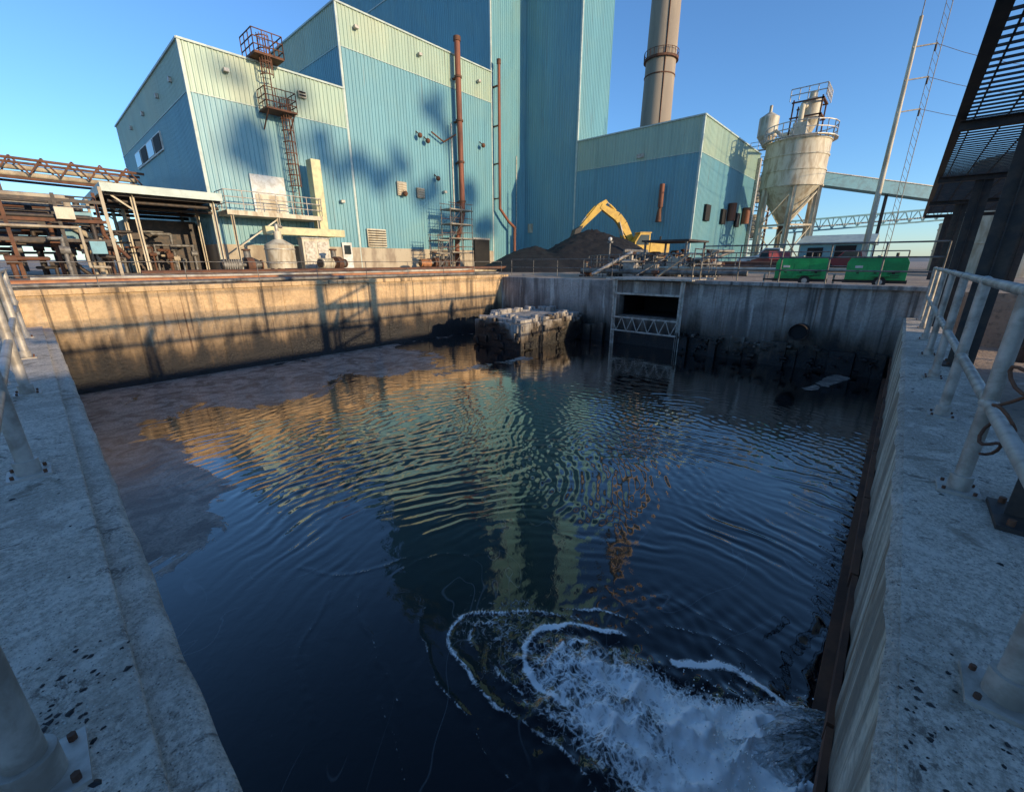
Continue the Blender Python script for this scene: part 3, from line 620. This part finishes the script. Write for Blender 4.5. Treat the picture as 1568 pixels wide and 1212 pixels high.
for dx in(-.9,.9):
    for dy in(-.9,.9): b.beam((cx+dx,cy+dy-1,-.5),(cx+dx,cy+dy-1,9.3),.14,.14,1)
for k in range(8):
    z=.6+k*1.2; b.box(cx-1,cx+1,cy-2,cy-1.9,z,z+.08,2); b.box(cx-1,cx-.9,cy-2,cy,z,z+.08,2); b.beam((cx-.9,cy-1.9,z),(cx+.9,cy-1.9,z+1.2 if z<8.5 else z),.05,.05,1); b.beam((cx-.9,cy-1.9,z),(cx-.9,cy-.1,z+1.1 if z<8.5 else z),.05,.05,1)
    b.rail([(cx-.95,cy-.1,z+.08),(cx-.95,cy-1.95,z+.08),(cx+.95,cy-1.95,z+.08)],.6,.025,2,(1,.5),.6)
b.tube((cx,cy-1,9.4),(cx,cy-1,10.2),.2,0,16,.75); b.tube((cx,cy-1,10.2),(cx,cy-1,11.6),.75,0,20); b.tube((cx,cy-1,11.6),(cx,cy-1,12.0),.75,0,20,.15); b.tube((cx,cy-1,11.9),(cx,cy-1,12.5),.12,0,10)
for z in(2,5): b.tube((cx,cy-1,z),(cx,cy-1,z+2),.5,0,16)
b.path([(cx,cy-1.6,10.6),(cx-1.5,cy-2.4,9.8),(cx-4.2,cy-3.4,9.2),(38.5,7.6,8.8)],.13,0,8)
b.beam((cx-.9,cy-1.9,8.8),(38.9,8.3,8.4),.5,.08,2); b.rail([(cx-.9,cy-2.1,8.85),(39.1,8.0,8.45)],.7,.03,2,(1,.5),.7); b.done()
b=B('enclosed_conveyor',[M['bluep'],M['galv'],M['steel']]); b.beam((39.2,7.3,5.9),(52,-10,2.9),.9,.8,0); b.beam((39.2,7.3,6.33),(52,-10,3.33),1.0,.05,1)
for k in(.3,.6,.9):
    p=Vector((39.2,7.3,5.5)).lerp(Vector((52,-10,2.5)),k); b.beam((p.x,p.y,-.5),p,.2,.2,2)
b.done()
b=B('truss_conveyor',[M['bluep'],M['galv']])
A_=Vector((44,8.5,2.3));Bv=Vector((56,-9,3.9)); n=22
for o in(Vector((0,0,0)),Vector((0,0,.9)),Vector((.8,.5,0)),Vector((.8,.5,.9))): b.beam(A_+o,Bv+o,.1,.1,0)
for i in range(n):
    p=A_.lerp(Bv,i/n);q=A_.lerp(Bv,(i+1)/n); m_=A_.lerp(Bv,(i+.5)/n)+Vector((0,0,.9)); b.beam(p,m_,.06,.06,0); b.beam(m_,q,.06,.06,0); b.beam(p,p+Vector((0,0,.9)),.05,.05,0)
b.beam(A_+Vector((.4,.25,.3)),Bv+Vector((.4,.25,.3)),.6,.1,1)
for k in(.05,.35,.65,.95):
    p=A_.lerp(Bv,k); b.beam((p.x,p.y,-.5),p,.16,.16,1)
b.done()
b=B('utility_pole',[M['cream'],M['oldg'],M['steel']]); px,py=29.8,1.8
b.tube((px,py,-.5),(px,py,10.6),.15,0,14,.07)
for z in(6.8,8.1,9.4): b.beam((px-.1,py+.05,z),(px+.6,py-.75,z+.15),.05,.05,1); b.tube((px+.6,py-.75,z-.15),(px+.6,py-.75,z+.18),.04,2,8)
b.tube((px,py,10.5),(px,py,12.5),.02,1,6)
b.box(px-.25,px+.25,py-.25,py+.25,-.52,-.3,2); b.done()
b=B('lattice_mast',[M['oldg']]); px,py=35,1.0
for dx,dy in((0,0),(.28,0),(.14,.25)): b.tube((px+dx,py+dy,-.5),(px+dx,py+dy,15),.015,0,6)
for i in range(38): b.beam((px,py,i*.4-.4),(px+.28,py,i*.4),.012,.012); b.beam((px+.28,py,i*.4-.4),(px+.14,py+.25,i*.4),.012,.012)
b.done()
b=B('power_lines',[M['steel']])
for z,dx in((9.55,0),(8.25,0),(6.95,0)):
    pts=[]
    for i in range(15):
        q=i/14; pts.append((30.4+q*30,1.05-q*14,z+q*6-4*q*(1-q)*1.5))
    b.path(pts,.012,0,4)
b.done()
for x,y,r,hh in((24,-2.6,1.5,3.4),(29,-3.6,1.7,4.2),(38,-3.0,2,2.2)):
    b=B('storage_tank',[M['cream'],M['galv']]); b.tube((x,y,-.52),(x,y,hh),r,0,36); b.tube((x,y,hh),(x,y,hh+.4),r,0,36,.1)
    for z in(.6,1.8,hh-.1): b.tube((x,y,z),(x,y,z+.06),r+.03,0,36)
    b.path([(x-r-.1,y+.3,-.4),(x-r-.1,y+.3,hh),(x-r*.3,y+.1,hh+.3)],.08,1,8); b.rail([(x-r,y-.5,hh+.1),(x-r,y+.5,hh+.1)],.6,.03,1,(1,.5),.5); b.done()
b=B('equipment_shed',[M['trim'],M['dark'],M['low']]); b.box(33,37,1.8,5.2,-.52,1.1,2); b.prism([(32.8,1.1),(35,1.6),(37.2,1.1),(37.2,1.0),(32.8,1.0)],1.6,5.4,0); b.box(32.96,33.0,2.4,3.4,-.5,.9,1); b.box(32.95,33,4,4.8,.2,.8,1); b.done()
# ------------------------------------------------------------------ coal pile
b=B('coal_pile',[M['coal']]); n=90; vs=[]
for j in range(n+1):
    for i in range(n+1):
        a=(i/n*2-1)*6.6; c=(j/n*2-1)*4.6
        e=math.hypot((a+.3)/4.6,c/3.4); z=max(0,2.3*(1-e)**.75) if e<1 else 0
        e2=math.hypot((a-3.0)/3.4,(c+.3)/3.4); z=max(z,1.4*max(0,1-e2)**.8 if e2<1 else 0)
        e3=math.hypot((a+3.2)/2.8,(c+.3)/2.8); z=max(z,.9*max(0,1-e3)); z=z*(1+random.uniform(-.04,.04))+random.uniform(-.02,.04)*(z>0)+.14*math.sin(a*1.9+c)*min(1,z)*.5
        x=21.6+a*(-.67)+c*.74; y=13.6+a*.74+c*.67; vs.append((x,y,-.56+z))
b.add(vs,[(j*(n+1)+i,j*(n+1)+i+1,(j+1)*(n+1)+i+1,(j+1)*(n+1)+i) for j in range(n) for i in range(n)],0,True); b.done()
# ------------------------------------------------------------------ excavator
b=B('excavator',[M['yellow'],M['steel'],M['glass'],M['black'],M['galv']]); b.place(24.6,11.9,-.40,142,1.08)
for y in(-.85,.55):
    b.prism([(-1.2,.25),(-1.0,.05),(1.0,.05),(1.2,.25),(1.2,.38),(1.0,.55),(-1.0,.55),(-1.2,.38)],y,y+.32,3)
    for i in range(5): b.tube((-.8+i*.4,y-.02,.22),(-.8+i*.4,y+.34,.22),.12,1,12)
b.tube((0,0,.45),(0,0,.68),.5,1,20); b.box(-1.2,.75,-.8,.8,.66,.82,1)
b.prism([(-1.25,.82),(-1.25,1.25),(-1.1,1.38),(-.15,1.38),(-.15,.82)],-.8,.8,0); b.box(-.15,.75,-.8,-.15,.82,1.1,0); b.box(-1.0,-.5,-.5,-.35,1.38,1.5,3); b.tube((-.9,.4,1.38),(-.9,.4,1.65),.05,3,8)
b.prism([(-.12,.82),(-.12,1.78),(.45,1.78),(.72,1.35),(.72,.82)],.18,.78,0); b.prism([(-.05,1.2),(-.05,1.7),(.42,1.7),(.64,1.33),(.64,1.2)],.165,.795,2); b.add([(.735,.24,1.0),(.735,.72,1.0),(.735,.72,1.34),(.735,.24,1.34)],[(0,1,2,3)],2); b.box(-.16,.5,.14,.82,1.78,1.83,0)
def arm(pts,w):
    for (x0,z0,h0),(x1,z1,h1) in zip(pts[:-1],pts[1:]):
        d=Vector((x1-x0,0,z1-z0)).normalized(); nn=Vector((-d.z,0,d.x)); 
        vs=[]
        for yy in(-w/2,w/2):
            for (x,z,hh) in((x0,z0,h0),(x1,z1,h1)):
                for k in(-1,1): vs.append((x+nn.x*hh/2*k,yy,z+nn.z*hh/2*k))
        b.add(vs,[(0,2,3,1),(4,5,7,6),(0,4,6,2),(1,3,7,5),(0,1,5,4),(2,6,7,3)],0)
arm([(.35,1.05,.22),(1.15,2.25,.42),(1.5,2.62,.42),(2.45,3.12,.24)],.26)
arm([(2.15,3.38,.16),(2.5,3.08,.36),(3.5,2.05,.16)],.2)
b.tube((.75,.17,1.05),(1.15,.17,1.7),.06,0,8); b.tube((1.15,.17,1.7),(1.4,.17,2.35),.035,4,8); b.tube((.75,-.17,1.05),(1.15,-.17,1.7),.06,0,8); b.tube((1.15,-.17,1.7),(1.4,-.17,2.35),.035,4,8)
b.tube((1.6,0,2.92),(1.95,0,3.2),.06,0,8); b.tube((1.95,0,3.2),(2.18,0,3.38),.03,4,8); b.tube((2.75,0,3.1),(3.2,0,2.62),.05,0,8); b.tube((3.2,0,2.62),(3.45,0,2.3),.03,4,8)
b.prism([(3.45,2.15),(3.85,1.95),(3.95,1.6),(3.75,1.3),(3.35,1.28),(3.15,1.5),(3.5,1.55),(3.6,1.75)],-.32,.32,1)
for i in range(4): b.prism([(3.2,1.45),(3.0,1.52),(3.2,1.53)],-.3+i*.18,-.24+i*.18,4)
b.done()
# ------------------------------------------------------------------ generators (towable)
def gen(x,y,yaw,k=1):
    b=B('towable_generator',[M['green'],M['black'],M['steel'],M['galv'],M['glass'],M['white']]); b.place(x,y,-.52,yaw,k)
    b.prism([(-.62,.18),(-.62,.62),(-.56,.74),(.56,.74),(.62,.62),(.62,.18)],-.32,.32,0)
    b.box(-.66,.66,-.28,.28,.10,.18,2); b.beam((.64,-.15,.14),(.9,0,.14),.04,.05,2); b.beam((.64,.15,.14),(.9,0,.14),.04,.05,2); b.tube((.88,0,0),(.88,0,.3),.025,3,8)
    for yy in(-.38,.32):
        for xx in(-.12,.12)[:1]: b.tube((xx,yy,.13),(xx,yy+.07,.13),.14,1,18); b.tube((xx,yy-.005,.13),(xx,yy+.075,.13),.07,3,12)
        b.box(-.3,.08,yy-.01,yy+.09,.27,.30,0)
    for sd in(-1,1):
        y0=.323*sd
        for x0,x1 in((-.52,-.2),(-.16,.16),(.2,.52)):
            b.box(x0,x1,min(y0,y0+.008*sd),max(y0,y0+.008*sd),.22,.58,0); b.box((x0+x1)/2-.03,(x0+x1)/2+.03,min(y0,y0+.02*sd),max(y0,y0+.02*sd),.34,.37,1)
        for i in range(5): b.box(-.48,-.24,min(y0,y0+.014*sd),max(y0,y0+.014*sd),.25+i*.04,.265+i*.04,1)
        b.box(.28,.44,min(y0,y0+.013*sd),max(y0,y0+.013*sd),.48,.54,5)
    b.tube((-.35,.1,.74),(-.35,.1,.86),.035,2,10); b.tube((0,-.02,.74),(0,-.02,.80),.05,3,10); b.box(-.05,.05,-.03,.03,.74,.78,2)
    b.done(.01)
gen(12.0,1.80,100,.80); gen(12.1,.45,90,.80)
def truck(x,y,yaw,mt,k=1):
    b=B('pickup_truck',[mt,M['glass'],M['black'],M['galv'],M['white']]); b.place(x,y,-.52,yaw,k)
    b.prism([(-1.9,.35),(-1.9,.75),(-.5,.78),(-.35,1.28),(.45,1.3),(.85,.85),(1.75,.76),(1.9,.6),(1.9,.32)],-.68,.68,0)
    b.prism([(-.42,.82),(-.3,1.22),(.42,1.24),(.74,.86)],-.69,.69,1); b.box(-1.8,-.55,-.58,.58,.74,.785,2)
    for xx in(-1.2,1.2):
        for yy in(-.72,.52): b.tube((xx,yy,.28),(xx,yy+.2,.28),.28,2,18); b.tube((xx,yy-.01,.28),(xx,yy+.21,.28),.15,3,12)
    b.box(1.88,1.93,-.6,-.35,.5,.62,4); b.box(1.88,1.93,.35,.6,.5,.62,4); b.box(1.88,1.95,-.66,.66,.3,.4,3); b.done(.03)
truck(26.5,5.2,40,M['red'],.8); truck(28,2.0,85,M['red'],.8); truck(31,6.2,95,M['white'])
random.seed(5)
b=B('valve_manifold',[M['oldg'],M['rust'],M['wains'],M['steel'],M['galv']])
for i in range(38):
    x=random.uniform(12.2,17.5); y=random.uniform(3.8,7.0)*x/13.5; z=random.uniform(-.3,.40); r=random.uniform(.02,.06); m=random.randrange(5)
    b.path([(x,y,-.5),(x,y,z),(x+random.uniform(-1.2,1.2),y+random.uniform(-.8,.8),z),(x+random.uniform(-1.2,1.2),y+.8,-.4)],r,m,7); b.tube((x,y,z-.05),(x,y,z+.03),r*2.3,1,10)
for i in range(12):
    x=random.uniform(12.6,17); y=random.uniform(3.6,7.0)*x/13.5; b.box(x,x+.3,y,y+.35,-.5,random.uniform(-.2,.3),random.choice([0,2,3,4])); b.box(x-.03,x+.33,y-.03,y+.38,-.52,-.47,3)
b.rail([(12.7,4.0,-.5),(12.7,7.4,-.5),(15,9.4,-.5)],.7,.012,0,(1,.66,.33),.6)
b.rail([(14.5,0,-.5),(15.2,7,-.5)],.75,.014,0,(1,.5),1)
b.box(14.3,16.2,5.3,6.9,.62,.68,3)
for x in(14.4,16.1):
    for y in(5.4,6.8): b.beam((x,y,-.5),(x,y,.62),.06,.06,0)
b.done()
b=B('warning_light_post',[M['oldg'],M['white']]); b.tube((14.1,8.0,-.5),(14.1,8.0,.7),.03,0,8); b.ball((14.1,8.0,.75),.07,1,12); b.box(14.02,14.18,7.92,8.08,.62,.68,0); b.done()
# ------------------------------------------------------------------ unseen shadow casters added behind the camera for basin and cladding
b=B('sun_blocker',[M['wains'],M['trim'],M['dark']]); b.box(-14,9.5,-16,-8,-1.45,2.0,0); b.prism([(-14.2,2.0),(-14.2,2.12),(9.7,2.12),(9.7,2.0)],-16.2,-7.9,1)  # unseen building added to keep the low sun off the walkways
b.corr((9.5,-7.97),(-14,-7.97),(0,1),-1.45,1.98,0)
for x in(-9,-4,2,7): b.box(x,x+1.5,-7.93,-7.9,-.2,1.2,2)
b.done()
b=B('shadow_caster_blobs',[M['caster']]); random.seed(2); D=135  # unseen lumps added up-sun to throw soft blotches onto the cladding
for X_,Z_,r in((8.1,8.3,.75),(8.9,6.0,1.1),(10.9,7.8,.75),(11.9,6.2,1.0),(14.9,5.7,1.1),(17.6,5.5,1.1),(20.2,9.5,.9),(21.3,8.3,.7),(19,4.2,1.0),(23,3.0,1.2),(24.5,2.4,1.0),(13.4,4.9,.6),(20.8,2.6,.8)):
    for k in range(5): b.ball((X_+.11*D+random.gauss(0,.5)*r,25-D+random.uniform(-1,1),Z_+.23*D+random.gauss(0,.45)*r),r*random.uniform(.35,.8),0,10,1,.15)
b.done()
# ------------------------------------------------------------------ light, sky, camera
sd=Vector((.11,-1,.23)).normalized(); el=math.asin(sd.z); az=math.atan2(sd.x,sd.y)
L=bpy.data.lights.new('sun','SUN'); L.energy=5.0; L.angle=math.radians(.5); L.color=(1,.77,.48)
lo=bpy.data.objects.new('sun',L); lo.rotation_euler=(-sd).to_track_quat('-Z','Y').to_euler(); lo.location=(0,-20,30); sc.collection.objects.link(lo)
w=bpy.data.worlds.new('World'); sc.world=w; w.use_nodes=True; nt=w.node_tree
sky=nt.nodes.new('ShaderNodeTexSky'); sky.sky_type='NISHITA'; sky.sun_disc=False; sky.sun_elevation=el; sky.sun_rotation=az; sky.air_density=1.0; sky.dust_density=.3; sky.ozone_density=5.5
nt.links.new(sky.outputs[0],nt.nodes['Background'].inputs[0]); nt.nodes['Background'].inputs[1].default_value=.26
cam=bpy.data.cameras.new('camera'); cam.lens=36*640/1568; cam.sensor_width=36; cam.clip_start=.05; cam.clip_end=6000
co=bpy.data.objects.new('camera',cam); co.location=(0,0,ZO*S); co.rotation_euler=(math.radians(90-17.84),0,math.radians(-48)); sc.collection.objects.link(co); sc.camera=co
sc.view_settings.view_transform='Standard'; sc.view_settings.look='None'; sc.view_settings.exposure=0
